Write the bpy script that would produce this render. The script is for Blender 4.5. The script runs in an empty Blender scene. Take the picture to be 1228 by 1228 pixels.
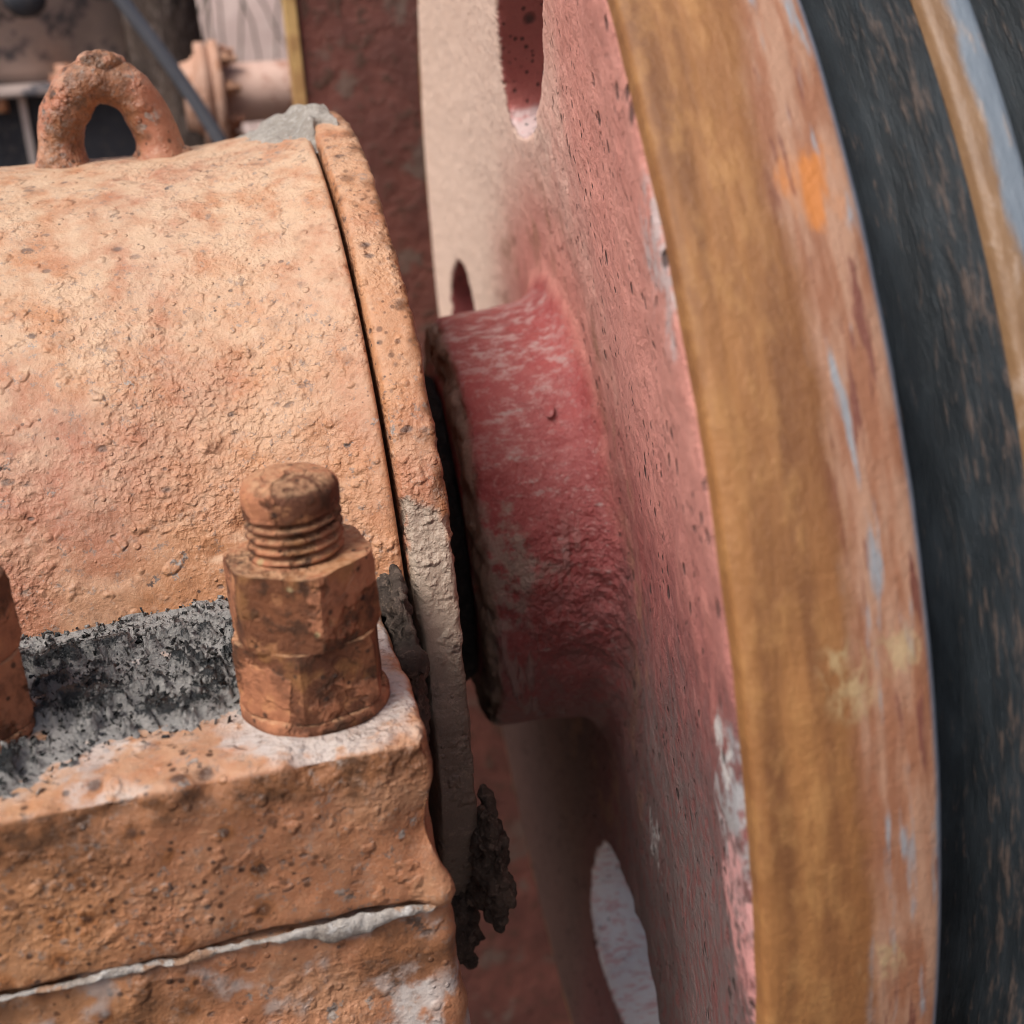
import bpy, bmesh, math, random
import numpy as np
from mathutils import Matrix, Vector

S = 0.2                      # metres per unit (one unit = radius of the bearing end flange)
scene = bpy.context.scene
COL = scene.collection
random.seed(4)

# ------------------------------------------------------------------ camera, sky, sun, exposure
cam_d = bpy.data.cameras.new('camera')
cam = bpy.data.objects.new('camera', cam_d); COL.objects.link(cam)
CP = Vector((-0.29012, -2.85527, 1.16564))
Rv = Vector((0.963978, -0.26027, -0.054825)); Uv = Vector((0.144919, 0.341101, 0.928789)); Fv = Vector((0.223035, 0.903277, -0.366532))
m = Matrix.Identity(4)
for i in range(3):
    m[i][0] = Rv[i]; m[i][1] = Uv[i]; m[i][2] = -Fv[i]; m[i][3] = CP[i] * S
cam.matrix_world = m
cam_d.sensor_width = 36; cam_d.lens = 36 * 1496.18 / 1228
cam_d.clip_start = 0.01; cam_d.clip_end = 500
cam_d.dof.use_dof = True; cam_d.dof.focus_distance = 2.08 * S; cam_d.dof.aperture_fstop = 10.5
scene.camera = cam

SUN_EL, SUN_AZ = math.radians(55), math.radians(240)      # azimuth measured from +Y clockwise
world = bpy.data.worlds.new('World'); scene.world = world; world.use_nodes = True
wn = world.node_tree.nodes; bg = wn['Background']
sky = wn.new('ShaderNodeTexSky'); sky.sky_type = 'NISHITA'; sky.sun_disc = False
sky.sun_elevation = SUN_EL; sky.sun_rotation = SUN_AZ
sky.air_density = 0.7; sky.dust_density = 6.0; sky.ozone_density = 0.6
world.node_tree.links.new(sky.outputs[0], bg.inputs[0]); bg.inputs[1].default_value = 0.135
sd = bpy.data.lights.new('sun', 'SUN'); sd.energy = 2.4; sd.angle = math.radians(24); sd.color = (1, .98, .96)
sun = bpy.data.objects.new('sun', sd); COL.objects.link(sun)
to_sun = Vector((math.sin(SUN_AZ) * math.cos(SUN_EL), math.cos(SUN_AZ) * math.cos(SUN_EL), math.sin(SUN_EL)))
sun.rotation_euler = to_sun.to_track_quat('Z', 'Y').to_euler(); sun.location = to_sun * 20
scene.view_settings.view_transform = 'Standard'; scene.view_settings.look = 'None'
scene.view_settings.exposure = 0.15; scene.view_settings.gamma = 1
scene.cycles.filter_width = 1.0; scene.cycles.max_bounces = 6; scene.cycles.diffuse_bounces = 3

# ------------------------------------------------------------------ numpy noise
_rng = np.random.default_rng(7)
_perm = np.tile(_rng.permutation(256), 3).astype(np.int64)
_grad = _rng.normal(size=(256, 3)); _grad /= np.linalg.norm(_grad, axis=1)[:, None]

def perlin(P):
    I = np.floor(P).astype(np.int64); f = P - I; I &= 255
    u = f * f * f * (f * (f * 6 - 15) + 10); out = 0
    for dx in (0, 1):
        for dy in (0, 1):
            for dz in (0, 1):
                h = _perm[_perm[_perm[I[:, 0] + dx] + I[:, 1] + dy] + I[:, 2] + dz]
                g = _grad[h]
                d = g[:, 0] * (f[:, 0] - dx) + g[:, 1] * (f[:, 1] - dy) + g[:, 2] * (f[:, 2] - dz)
                w = (u[:, 0] if dx else 1 - u[:, 0]) * (u[:, 1] if dy else 1 - u[:, 1]) * (u[:, 2] if dz else 1 - u[:, 2])
                out = out + w * d
    return out * 1.6

def fbm(P, s, octv=4, seed=0, rough=.5):
    a, tot, Q = 1., 0, P * s + seed * 13.37
    for k in range(octv):
        tot = tot + a * perlin(Q); a *= rough; Q = Q * 2.03 + 5.1
    return tot

def ss(x, a, b):
    t = np.clip((x - a) / (b - a), 0, 1); return t * t * (3 - 2 * t)

# ------------------------------------------------------------------ mesh helpers (units; scaled to metres in put())
def mk(name, V, F, smooth=True):
    me = bpy.data.meshes.new(name)
    V = np.asarray(V, dtype=np.float32)
    if isinstance(F, np.ndarray):
        n, k = F.shape
        me.vertices.add(len(V)); me.vertices.foreach_set('co', V.ravel())
        me.loops.add(n * k); me.loops.foreach_set('vertex_index', F.astype(np.int32).ravel())
        me.polygons.add(n); me.polygons.foreach_set('loop_start', np.arange(0, n * k, k, dtype=np.int32))
        me.update(calc_edges=True)
    else:
        me.from_pydata(V.tolist(), [], F); me.update()
    me.validate()
    if smooth: me.polygons.foreach_set('use_smooth', np.ones(len(me.polygons), bool))
    return me

def getV(me):
    a = np.empty(len(me.vertices) * 3, np.float32); me.vertices.foreach_get('co', a); return a.reshape(-1, 3).astype(float)
def getN(me):
    a = np.empty(len(me.vertices) * 3, np.float32); me.vertices.foreach_get('normal', a); return a.reshape(-1, 3).astype(float)
def setV(me, V):
    me.vertices.foreach_set('co', np.asarray(V, np.float32).ravel()); me.update()
def attr(me, name, val):
    a = me.attributes.get(name) or me.attributes.new(name, 'FLOAT', 'POINT')
    a.data.foreach_set('value', np.asarray(val, np.float32))
def push(me, fn):
    V, N = getV(me), getN(me); setV(me, V + N * fn(V, N)[:, None]); return me

def grid(nu, nv, wrap_u=False):
    iu = np.arange(nu if wrap_u else nu - 1); iv = np.arange(nv - 1)
    a, b = np.meshgrid(iu, iv, indexing='ij'); a2 = (a + 1) % nu
    return np.stack([a * nv + b, a2 * nv + b, a2 * nv + b + 1, a * nv + b + 1], -1).reshape(-1, 4)

def dense(prof, ds):
    out = [prof[0]]
    for p, q in zip(prof[:-1], prof[1:]):
        n = max(1, int(math.ceil(math.dist(p, q) / ds)))
        out += [tuple(p[i] + (q[i] - p[i]) * k / n for i in range(2)) for k in range(1, n + 1)]
    return np.array(out)

def lathe(name, prof, n=256, ds=.02, a0=0., a1=None, keep=False):
    """profile of (x, r) swept about the X axis; angle 0 faces the camera (-Y), 90 deg is up"""
    P = np.array(prof) if keep else dense(prof, ds); full = a1 is None
    th = np.linspace(0, 2 * math.pi, n, endpoint=False) if full else np.linspace(a0, a1, n)
    c, s_ = np.cos(th)[:, None], np.sin(th)[:, None]
    V = np.stack([P[None, :, 0] + 0 * c, -P[None, :, 1] * c, P[None, :, 1] * s_], -1).reshape(-1, 3)
    return mk(name, V, grid(n, len(P), full))

def boxbm(*boxes):
    bm = bmesh.new()
    for (x0, x1, y0, y1, z0, z1) in boxes:
        g = bmesh.ops.create_cube(bm, size=1)['verts']
        bmesh.ops.transform(bm, verts=g, matrix=Matrix.Translation(((x0 + x1) / 2, (y0 + y1) / 2, (z0 + z1) / 2)) @ Matrix.Diagonal((x1 - x0, y1 - y0, z1 - z0, 1)))
    return bm

def prism(bm, pts, x0, x1):
    """closed prism along X from (y, z) outline"""
    a = [bm.verts.new((x0, y, z)) for y, z in pts]; b = [bm.verts.new((x1, y, z)) for y, z in pts]
    bm.faces.new(a); bm.faces.new(b[::-1])
    for i in range(len(pts)):
        j = (i + 1) % len(pts); bm.faces.new((a[i], b[i], b[j], a[j]))
    bmesh.ops.recalc_face_normals(bm, faces=bm.faces)

def tome(bm, name, smooth=False):
    me = bpy.data.meshes.new(name); bm.to_mesh(me); bm.free()
    if smooth: me.polygons.foreach_set('use_smooth', np.ones(len(me.polygons), bool))
    return me

def evaluated(me, mods):
    o = bpy.data.objects.new('work', me); COL.objects.link(o)
    for t, kw in mods:
        md = o.modifiers.new(t, t)
        for k, v in kw.items(): setattr(md, k, v)
    dg = bpy.context.evaluated_depsgraph_get(); dg.update()
    r = bpy.data.meshes.new_from_object(o.evaluated_get(dg)); bpy.data.objects.remove(o)
    r.polygons.foreach_set('use_smooth', np.ones(len(r.polygons), bool))
    return r

def voxel(me, v, it=4):
    return evaluated(me, [('REMESH', dict(mode='VOXEL', voxel_size=v, use_smooth_shade=True)), ('SMOOTH', dict(factor=.5, iterations=it))])

def put(name, me, mat, parent=None, loc=None):
    """link a mesh (in units) as one object; parts keep world layout under their Empty unless loc is given"""
    if not me.get('scaled'):
        me.transform(Matrix.Scale(S, 4)); me['scaled'] = 1
    o = bpy.data.objects.new(name, me); COL.objects.link(o); me.name = name
    if mat and not me.materials: me.materials.append(mat)
    if parent:
        o.parent = parent
        if loc is None:
            o.location = (0, 0, 0)
    if loc is not None: o.location = Vector(loc) * S
    return o

def tag(o, label, cat=None, group=None, kind=None):
    o['label'] = label
    if cat: o['category'] = cat
    if group: o['group'] = group
    if kind: o['kind'] = kind
    return o

def thing(name, label, cat, loc=(0, 0, 0), group=None):
    o = bpy.data.objects.new(name, None); COL.objects.link(o); o.location = Vector(loc) * S
    o.empty_display_size = .02
    return tag(o, label, cat, group)

def ctree(o, parent=None):
    c = o.copy(); COL.objects.link(c)
    if parent: c.parent = parent; c.matrix_parent_inverse = o.matrix_parent_inverse.copy()
    for ch in list(o.children): ctree(ch, c)
    return c

# ------------------------------------------------------------------ material graph helper
class G:
    def __init__(s, name):
        s.mat = bpy.data.materials.new(name); s.mat.use_nodes = True
        s.t = s.mat.node_tree; s.b = s.t.nodes['Principled BSDF']
        tc = s.t.nodes.new('ShaderNodeTexCoord'); oi = s.t.nodes.new('ShaderNodeObjectInfo')
        v = s.vm('SCALE', tc.outputs['Object'], scale=1 / S)
        s.raw = v
        s.p = s.vm('ADD', v, s.vm('SCALE', oi.outputs['Location'], scale=9.0))
        sp = s.t.nodes.new('ShaderNodeSeparateXYZ'); s.L(v, sp.inputs[0]); s.x, s.y, s.z = sp.outputs
        ge = s.t.nodes.new('ShaderNodeNewGeometry'); sn = s.t.nodes.new('ShaderNodeSeparateXYZ'); s.L(ge.outputs['Normal'], sn.inputs[0]); s.nz = sn.outputs[2]
        s.H = None
    def L(s, a, b): s.t.links.new(a, b)
    def inp(s, sock, v):
        if isinstance(v, bpy.types.NodeSocket): s.L(v, sock)
        elif isinstance(v, (tuple, list)) and len(v) == 3 and sock.type == 'RGBA': sock.default_value = (*v, 1)
        else: sock.default_value = v
    def vm(s, op, a, b=None, scale=None):
        n = s.t.nodes.new('ShaderNodeVectorMath'); n.operation = op; s.inp(n.inputs[0], a)
        if b is not None: s.inp(n.inputs[1], b)
        if scale is not None: n.inputs['Scale'].default_value = scale
        return n.outputs['Value'] if op in ('LENGTH', 'DISTANCE', 'DOT_PRODUCT') else n.outputs[0]
    def m(s, op, a, b=0., c=None):
        n = s.t.nodes.new('ShaderNodeMath'); n.operation = op; s.inp(n.inputs[0], a); s.inp(n.inputs[1], b)
        if c is not None: s.inp(n.inputs[2], c)
        return n.outputs[0]
    def mul(s, *a):
        r = a[0]
        for q in a[1:]: r = s.m('MULTIPLY', r, q)
        return r
    def add(s, a, b): return s.m('ADD', a, b)
    def mx(s, a, b): return s.m('MAXIMUM', a, b)
    def inv(s, a): return s.m('SUBTRACT', 1., a)
    def sc(s, v, vec=None): return s.vm('MULTIPLY', vec or s.p, v)
    def noise(s, sc, det=5, rough=.55, vec=None, dist=0., off=0.):
        n = s.t.nodes.new('ShaderNodeTexNoise'); vv = vec or s.p
        if off: vv = s.vm('ADD', vv, (off, off * .7, -off))
        s.L(vv, n.inputs['Vector']); n.inputs['Scale'].default_value = sc; n.inputs['Detail'].default_value = det
        n.inputs['Roughness'].default_value = rough; n.inputs['Distortion'].default_value = dist
        return n.outputs[0]
    def ss(s, v, a, b):
        n = s.t.nodes.new('ShaderNodeMapRange'); n.interpolation_type = 'SMOOTHSTEP'; s.inp(n.inputs[0], v)
        n.inputs[1].default_value = a; n.inputs[2].default_value = b; return n.outputs[0]
    def specks(s, sc, rad, dens, vec=None):
        n = s.t.nodes.new('ShaderNodeTexVoronoi'); s.L(vec or s.p, n.inputs['Vector']); n.inputs['Scale'].default_value = sc
        c = s.t.nodes.new('ShaderNodeSeparateColor'); s.L(n.outputs['Color'], c.inputs[0])
        a = s.ss(s.m('DIVIDE', n.outputs['Distance'], s.add(s.mul(c.outputs[1], .8), .35)), rad, rad * .45)
        return s.mul(a, s.ss(c.outputs[0], 1 - dens, 1 - dens + .03))
    def mix(s, f, a, b):
        n = s.t.nodes.new('ShaderNodeMix'); n.data_type = 'RGBA'; s.inp(n.inputs[0], f); s.inp(n.inputs[6], a); s.inp(n.inputs[7], b)
        return n.outputs[2]
    def attr(s, name):
        n = s.t.nodes.new('ShaderNodeAttribute'); n.attribute_name = name; return n.outputs['Fac']
    def ball(s, c, r, wob=.0, wn=None):
        d = s.vm('DISTANCE', s.raw, c)
        if wn is not None: d = s.add(d, s.mul(s.m('SUBTRACT', wn, .5), wob))
        return s.ss(d, r, r * .6)
    def h(s, v, amt):
        q = s.mul(v, amt); s.H = q if s.H is None else s.add(s.H, q)
    def out(s, col, rough, spec=.4, bump=1., coat=None):
        s.inp(s.b.inputs['Base Color'], col); s.inp(s.b.inputs['Roughness'], rough); s.b.inputs['Specular IOR Level'].default_value = spec
        if coat is not None: s.inp(s.b.inputs['Coat Weight'], coat); s.b.inputs['Coat Roughness'].default_value = .3
        if s.H is not None:
            n = s.t.nodes.new('ShaderNodeBump'); n.inputs['Distance'].default_value = S; n.inputs['Strength'].default_value = bump
            s.L(s.H, n.inputs['Height']); s.L(n.outputs[0], s.b.inputs['Normal'])
        return s.mat

PEACH, SALMON, LIGHT, BROWN = (.44, .205, .095), (.355, .14, .078), (.49, .285, .17), (.18, .08, .04)
DARK, GREY, RUST = (.035, .022, .016), (.36, .35, .32), (.27, .10, .03)

def orange_paint(name, rusty=.3, dusty=.5, seed=0., tone=0., drab=0.):
    g = G(name)
    n1, n2, n3, n4 = g.noise(2.0, 4, off=seed), g.noise(8, 6, off=seed + 3), g.noise(34, 7, .65, off=seed + 5), g.noise(110, 5, .7, off=seed)
    c = g.mix(g.ss(g.add(n1, tone), .38, .62), PEACH, SALMON)
    c = g.mix(g.mul(g.ss(n2, .45, .68), .55), c, LIGHT)
    c = g.mix(g.mul(g.ss(n3, .52, .72), .45), c, BROWN)
    c = g.mix(g.mul(g.ss(n4, .5, .7), .22), c, (.7, .5, .33))
    c = g.mix(drab, c, g.mix(n2, (.44, .215, .08), (.30, .14, .06)))
    # settled dust on upward facing surfaces
    dst = g.mul(g.ss(g.nz, .25, .95), g.ss(g.noise(14, 6, .65, off=seed + 9), .3, .62), dusty)
    c = g.mix(dst, c, (.57, .42, .285))
    # rust spots with halo, in clusters
    clus = g.ss(g.noise(3.2, 3, off=seed + 11), .40, .56)
    r1 = g.mul(g.specks(26, .42, .5), clus, g.ss(n3, .34, .44)); r2 = g.mul(g.specks(60, .42, .5), clus); halo = g.mul(g.specks(26, .75, .34), clus)
    c = g.mix(g.mul(halo, rusty), c, RUST)
    c = g.mix(g.mul(g.mx(r1, r2), min(1, rusty * 2)), c, (.075, .03, .014))
    # flaked chips
    ch = g.mul(g.ss(g.noise(17, 9, .72, off=seed + 20), .595, .625), g.ss(g.noise(4.5, 3, off=seed + 23), .46, .58))
    c = g.mix(ch, c, g.mix(g.ss(n3, .4, .6), (.09, .055, .04), (.33, .28, .24)))
    tiny = g.mul(g.specks(95, .33, .16), g.ss(g.noise(6, 2, off=seed + 30), .42, .6))
    c = g.mix(g.mul(tiny, .85), c, (.055, .035, .028))
    # attributes painted by geometry: bare grey dust / mud / white scuffs / heavy rust
    c = g.mix(g.attr('rust'), c, g.mix(g.ss(n3, .4, .62), (.10, .045, .02), (.26, .11, .045)))
    pale = g.attr('pale'); c = g.mix(g.mul(pale, g.ss(g.add(n3, g.mul(pale, .25)), .5, .72)), c, g.mix(n2, (.54, .48, .44), (.38, .345, .32)))
    mud = g.attr('mud'); c = g.mix(mud, c, g.mix(g.ss(g.add(g.z, g.mul(n2, .3)), .38, .20), g.mix(g.ss(n2, .3, .7), (.29, .22, .165), (.39, .31, .24)), g.mix(n2, (.10, .076, .058), (.17, .13, .10))))  # mud lower down is darker: shade between block and wheel put into its colour
    rgh = g.add(.12, g.mul(g.ss(g.noise(3.4, 4, off=seed + 50), .42, .62), .88))
    g.h(n2, .007); g.h(n3, .0028); g.h(n4, .002); g.h(g.mul(g.ss(g.noise(52, 2, .4, off=seed + 40), .42, .80), rgh), .0030); g.h(g.mul(g.ss(g.noise(88, 2, .45, off=seed + 48), .45, .75), rgh), .0026); g.h(g.mul(g.noise(120, 2, .5, off=seed + 44), rgh), .0026); g.h(g.ss(g.noise(30, 2, .4, off=seed + 47), .60, .75), .004)
    g.h(g.specks(44, .42, .2), .0028)
    fl = g.mul(g.ss(g.noise(64, 5, .75, off=seed + 60), .555, .64), g.ss(g.noise(5, 4, off=seed + 61), .38, .56)); c = g.mix(g.mul(fl, .8), c, g.mix(n2, (.13, .075, .05), (.34, .28, .235)))
    fk = g.mul(g.specks(46, .45, .16, g.sc((.7, 1, 1.3))), g.ss(n3, .40, .52), g.ss(g.noise(4, 3, off=seed + 81), .36, .55)); c = g.mix(g.mul(fk, .8), c, (.12, .085, .07)); g.h(fk, -.002)
    wash = g.ss(g.noise(24, 8, .75, off=seed + 70), .55, .7); c = g.mix(g.mul(wash, .35), c, (.44, .33, .25))
    return g.out(c, g.mix(n3, (.38, .38, .38), (.70, .70, .70)), .45)

def stud_rust():
    g = G('flaking_rust_paint')
    n1, n2, n3 = g.noise(7, 6, .6), g.noise(24, 8, .68), g.noise(80, 6, .7)
    pt = g.ss(g.noise(6, 5, .6, dist=.3, off=5.), .47, .52)
    c = g.mix(pt, g.mix(g.ss(n1, .38, .6), (.20, .075, .033), (.12, .044, .022)), g.mix(n2, (.45, .195, .095), (.31, .115, .062)))
    c = g.mix(g.mul(g.ss(n2, .47, .60), g.inv(g.mul(pt, .55))), c, (.07, .03, .015))
    c = g.mix(g.mul(g.ss(n2, .44, .3), .7), c, (.55, .26, .12))
    c = g.mix(g.mul(g.ss(g.noise(13, 4, off=4.), .56, .68), .5), c, (.36, .17, .06))
    c = g.mix(g.mul(g.ss(g.nz, .5, .95), g.ss(n3, .35, .65), .8), c, (.52, .30, .165))
    c = g.mix(g.mul(g.specks(60, .36, .3), .85), c, (.035, .018, .012))
    c = g.mix(g.mul(g.specks(34, .3, .08), .7), c, (.42, .33, .17))
    c = g.mix(g.attr('mud'), c, (.36, .31, .26))
    step = g.ss(g.noise(9, 3, .5, off=7.), .485, .5)
    g.h(n2, .009); g.h(n3, .004); g.h(n1, .006); g.h(step, .003); g.h(pt, .006); g.h(g.noise(150, 3, .6), .0015)
    return g.out(c, .72, .3)

def wheel_red():
    g = G('worn_red_wheel_paint')
    st = g.sc((1, 1, .7))
    n1, n2, n3, n4 = g.noise(2.2, 4), g.noise(9, 6, .6), g.noise(38, 8, .68, vec=st), g.noise(120, 5, .7)
    c = g.mix(g.ss(n1, .35, .65), (.29, .052, .050), (.22, .042, .042))
    # chalky pink wear, more of it away from the hub
    rr = g.vm('LENGTH', g.sc((0, 1, 1), g.raw))
    away = g.ss(g.add(rr, g.mul(g.m('SUBTRACT', n2, .5), .06)), .535, .60)
    chalk = g.mul(g.add(g.mul(away, .62), .10), g.ss(g.add(n3, g.mul(n2, .5)), .55, .95))
    up = g.ss(g.add(g.z, g.mul(n2, .5)), .12, .95)  # chalk thinned lower down, carrying part of the web's shade
    chalk = g.mul(g.mx(chalk, g.mul(away, up, g.add(.55, g.mul(n3, .5)))), g.add(.12, g.mul(up, .88)))
    chalk = g.mul(chalk, g.inv(g.mul(g.attr('inside'), .7)))
    c = g.mix(chalk, c, g.mix(n2, (.68, .36, .29), (.60, .25, .20)))
    # bare dusty tan towards the far side of the rim and above
    far = g.ss(g.add(g.y, g.mul(g.add(n2, g.mul(n3, .6)), .6)), -.35, .62); ins = g.attr('inside'); far = g.mul(far, g.inv(ins)); farup = g.mul(far, g.ss(g.z, -.2, .2))
    ringout = g.ss(g.add(rr, g.mul(g.m('SUBTRACT', n1, .5), .3)), .60, .98)
    c = g.mix(g.mul(farup, away, ringout), c, g.mix(n2, (.70, .51, .40), (.76, .58, .47)))
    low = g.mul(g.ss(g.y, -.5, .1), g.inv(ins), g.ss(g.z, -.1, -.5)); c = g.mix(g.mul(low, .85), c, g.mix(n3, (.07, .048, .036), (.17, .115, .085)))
    grime_shade = g.mul(g.ss(g.add(g.add(g.z, g.mul(g.y, .30)), g.mul(g.m('SUBTRACT', n2, .5), .5)), -.02, -.50), g.ss(n3, .34, .58), g.inv(far), g.inv(ins))  # grey dirt low on the web, strengthened to carry the shade there
    low_shade = g.mul(g.ss(g.add(g.add(g.z, g.mul(g.y, .28)), g.mul(g.m('SUBTRACT', n2, .5), .7)), .10, -.38), g.inv(far), g.inv(ins), g.add(.35, g.mul(away, .65)))  # shade on the lower web, put into the colour as a brown-red layer
    c = g.mix(g.mul(low_shade, .7), c, g.mix(n3, (.10, .05, .045), (.20, .075, .07)))
    c = g.mix(g.mul(grime_shade, .8), c, (.125, .105, .10))
    # brown seep marks around the hub fillet
    ring = g.mul(g.ss(g.m('ABSOLUTE', g.m('SUBTRACT', rr, .72)), .17, .02), g.ss(g.noise(7, 5, .6, off=4.), .5, .66))
    c = g.mix(g.mul(ring, .8), c, (.28, .14, .085))
    # grey dust settled on top of the hub and of the holes
    n5 = g.noise(40, 9, .75, vec=g.sc((.6, 1, 1.5)), off=8.)
    dst = g.mul(g.ss(g.nz, .45, 1.), g.ss(g.add(n5, g.mul(n2, .3)), .62, .74))
    c = g.mix(g.mul(dst, .6), c, (.46, .35, .33))
    c = g.mix(g.mul(g.ss(g.noise(90, 6, .7, off=41.), .55, .64), g.inv(away), .5), c, (.36, .19, .18))
    c = g.mix(g.mul(g.ss(n5, .55, .62), g.ss(n2, .44, .6), g.inv(away), .75), c, (.33, .26, .24))
    # runs of dried mud down the hub
    run = g.mul(g.ss(g.noise(1, 4, .6, vec=g.sc((17, 5, 2.2)), off=2.), .57, .63), g.inv(away), g.ss(g.z, .28, -.1))
    c = g.mix(g.mul(run, .7), c, (.30, .215, .19))
    wn = g.noise(12, 7, .65, off=6.)
    for ctr, r_, colr in (((.27, -.5, .02), .14, (.25, .19, .16)), ((.27, -.46, .1), .12, (.27, .21, .17)), ((.437, -1.60, .17), .12, (.36, .36, .36)), ((.434, -1.62, .27), .08, (.36, .36, .37)), ((.434, -1.64, .04), .13, (.64, .30, .28)), ((.52, -.82, -.435), .05, (.5, .48, .47)), ((.441, -1.546, .272), .04, (.6, .58, .55)), ((.433, -1.396, .88), .12, (.5, .43, .42))):
        c = g.mix(g.mul(g.ball(ctr, r_ * 1.1, .3, wn), g.ss(g.noise(30, 7, .7, off=17.), .40, .56), .85), c, colr)
    # casting pits
    pv = g.sc((1, 1, .7))
    pits = g.mx(g.mul(g.specks(34, .34, .24, pv), away, g.ss(n2, .36, .5)), g.mul(g.specks(72, .36, .34, pv), g.add(.15, away), g.ss(g.noise(5, 3, off=31.), .38, .55)))
    pits = g.mx(pits, g.mul(g.specks(14, .26, .1, pv), away, g.ss(n3, .4, .5))); pits = g.mul(pits, g.inv(g.mul(farup, .75)))
    c = g.mix(g.mul(pits, .9), c, (.05, .028, .024))
    c = g.mix(g.attr('rust'), c, g.mix(n3, (.09, .06, .045), (.30, .22, .16)))
    dusty = g.attr('pale'); c = g.mix(dusty, c, g.mix(g.mul(g.ss(n5, .5, .6), .6), (.78, .75, .73), (.60, .22, .21)))  # dust on the hole walls, whitened for light coming through from behind
    lump = g.mul(g.ball((.48, -.50, .02), .2, .15, wn), g.noise(40, 4, .6, off=12.))
    g.h(g.mul(n2, g.inv(g.mul(farup, away, .8))), .010); g.h(g.mul(n3, g.inv(g.mul(farup, away, .8))), .007); g.h(n4, .0025); g.h(pits, -.014); g.h(lump, .022); g.h(g.noise(30, 4, .5), .008); g.h(run, .004)
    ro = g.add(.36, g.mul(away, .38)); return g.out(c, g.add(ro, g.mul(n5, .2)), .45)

def cyl_coords(g):
    a = g.m('ARCTAN2', g.z, g.mul(g.y, -1.))
    cb = g.t.nodes.new('ShaderNodeCombineXYZ'); g.L(g.x, cb.inputs[0]); g.L(g.mul(a, 1.6), cb.inputs[1])
    g.L(g.vm('LENGTH', g.sc((0, 1, 1), g.raw)), cb.inputs[2])
    return cb.outputs[0], a

def rim_ochre():
    g = G('ochre_rust_rim')
    v, a = cyl_coords(g)
    n1 = g.noise(1, 4, .55, vec=g.sc((24, 2.2, 3), v)); n2 = g.noise(1, 6, .65, vec=g.sc((34, 14, 8), v)); n3 = g.noise(60, 6, .7, vec=v)
    c = g.mix(g.ss(n1, .32, .68), (.33, .150, .050), (.17, .070, .025))
    c = g.mix(g.mul(g.ss(n2, .45, .68), .5), c, (.43, .225, .08)); c = g.mix(g.mul(g.ss(g.x, .512, .565), .6), c, (.19, .075, .025))
    c = g.mix(g.mul(g.ss(n3, .5, .66), .3), c, (.23, .10, .03))
    w = g.noise(1, 5, .6, vec=g.sc((8, 4.5, 3), v), off=3.)
    xe = g.add(g.x, g.mul(g.m('SUBTRACT', w, .5), .10))
    band = g.ss(xe, .556, .588)
    b1 = g.noise(1, 5, .6, vec=g.sc((38, 6, 4), v), off=9.)
    r = g.mix(g.ss(b1, .38, .62), (.27, .115, .06), (.37, .21, .135))
    r = g.mix(g.ss(g.noise(1, 4, .6, vec=g.sc((44, 5.5, 4), v), off=15.), .56, .68), r, (.26, .27, .285))
    r = g.mix(g.ss(g.noise(1, 4, .6, vec=g.sc((40, 5, 4), v), off=21.), .57, .64), r, (.17, .06, .04))
    c = g.mix(band, c, r)
    c = g.mix(g.mul(g.ball((.630, -1.424, .94), .060, .12, n2), g.ss(b1, .66, .40), .75), c, (.55, .19, .035))
    for q in ((.559, -1.654, .42), (.565, -1.66, .38), (.631, -1.651, .425), (.592, -1.705, .021)):
        c = g.mix(g.mul(g.ball(q, .04, .16, n2), g.ss(n2, .42, .58), .6), c, (.46, .36, .19))
    c = g.mix(g.ss(g.x, .660, .669), c, g.mix(n2, (.10, .125, .16), (.19, .225, .27)))
    g.h(n2, .004); g.h(n3, .003); g.h(b1, .002)
    return g.out(c, .55, .4)

def groove_black():
    g = G('dark_belt_groove_paint')
    v, a = cyl_coords(g)
    n1 = g.noise(1, 5, .6, vec=g.sc((30, 7, 30), v)); n2 = g.noise(1, 7, .72, vec=g.sc((110, 15, 90), v), off=5.)
    c = g.mix(g.ss(n1, .35, .7), (.006, .011, .015), (.022, .031, .038))
    hi = g.ss(g.vm('LENGTH', g.sc((0, 1, 1), g.raw)), 1.54, 1.68)
    c = g.mix(g.mul(g.ss(g.add(n2, g.mul(hi, .10)), .58, .74), .55), c, (.16, .11, .085))
    c = g.mix(g.mul(g.specks(22, .2, .04), .7), c, (.4, .38, .36))
    g.h(n2, .006); g.h(n1, .006)
    return g.out(c, .5, .4)

def groove_ridge_mat():
    g = G('rubbed_blue_grey_land')
    v, a = cyl_coords(g)
    w = g.noise(1, 5, .6, vec=g.sc((14, 6, 4), v)); n2 = g.noise(1, 6, .65, vec=g.sc((40, 12, 8), v), off=5.)
    xe = g.add(g.x, g.mul(g.m('SUBTRACT', w, .5), .05))
    c = g.mix(g.ss(xe, .845, .86), g.mix(n2, (.11, .055, .025), (.30, .18, .09)), g.mix(n2, (.12, .155, .19), (.22, .25, .28)))
    c = g.mix(g.mul(g.ss(n2, .55, .65), .5), c, (.36, .28, .22))
    g.h(n2, .005); return g.out(c, .45, .45)

def simple(name, cols, sc=8., rough=.7, bump=.012, stretch=(1, 1, 1), speck=None):
    g = G(name); v = g.sc(stretch)
    n1, n2 = g.noise(sc, 6, .62, vec=v), g.noise(sc * 4.3, 7, .68, vec=v, off=3.)
    c = g.mix(g.ss(n1, .38, .62), cols[0], cols[1])
    if len(cols) > 2: c = g.mix(g.ss(n2, .52, .62), c, cols[2])
    if len(cols) > 3: c = g.mix(g.ss(g.noise(sc * .8, 8, .7, vec=v, off=9.), .55, .6), c, cols[3])
    if speck: c = g.mix(g.specks(speck[0], .35, speck[1]), c, (.03, .02, .02))
    c = g.mix(g.attr('rust'), c, (.16, .08, .04))
    g.h(n1, bump); g.h(n2, bump * .5)
    return g.out(c, rough, .35)

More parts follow.
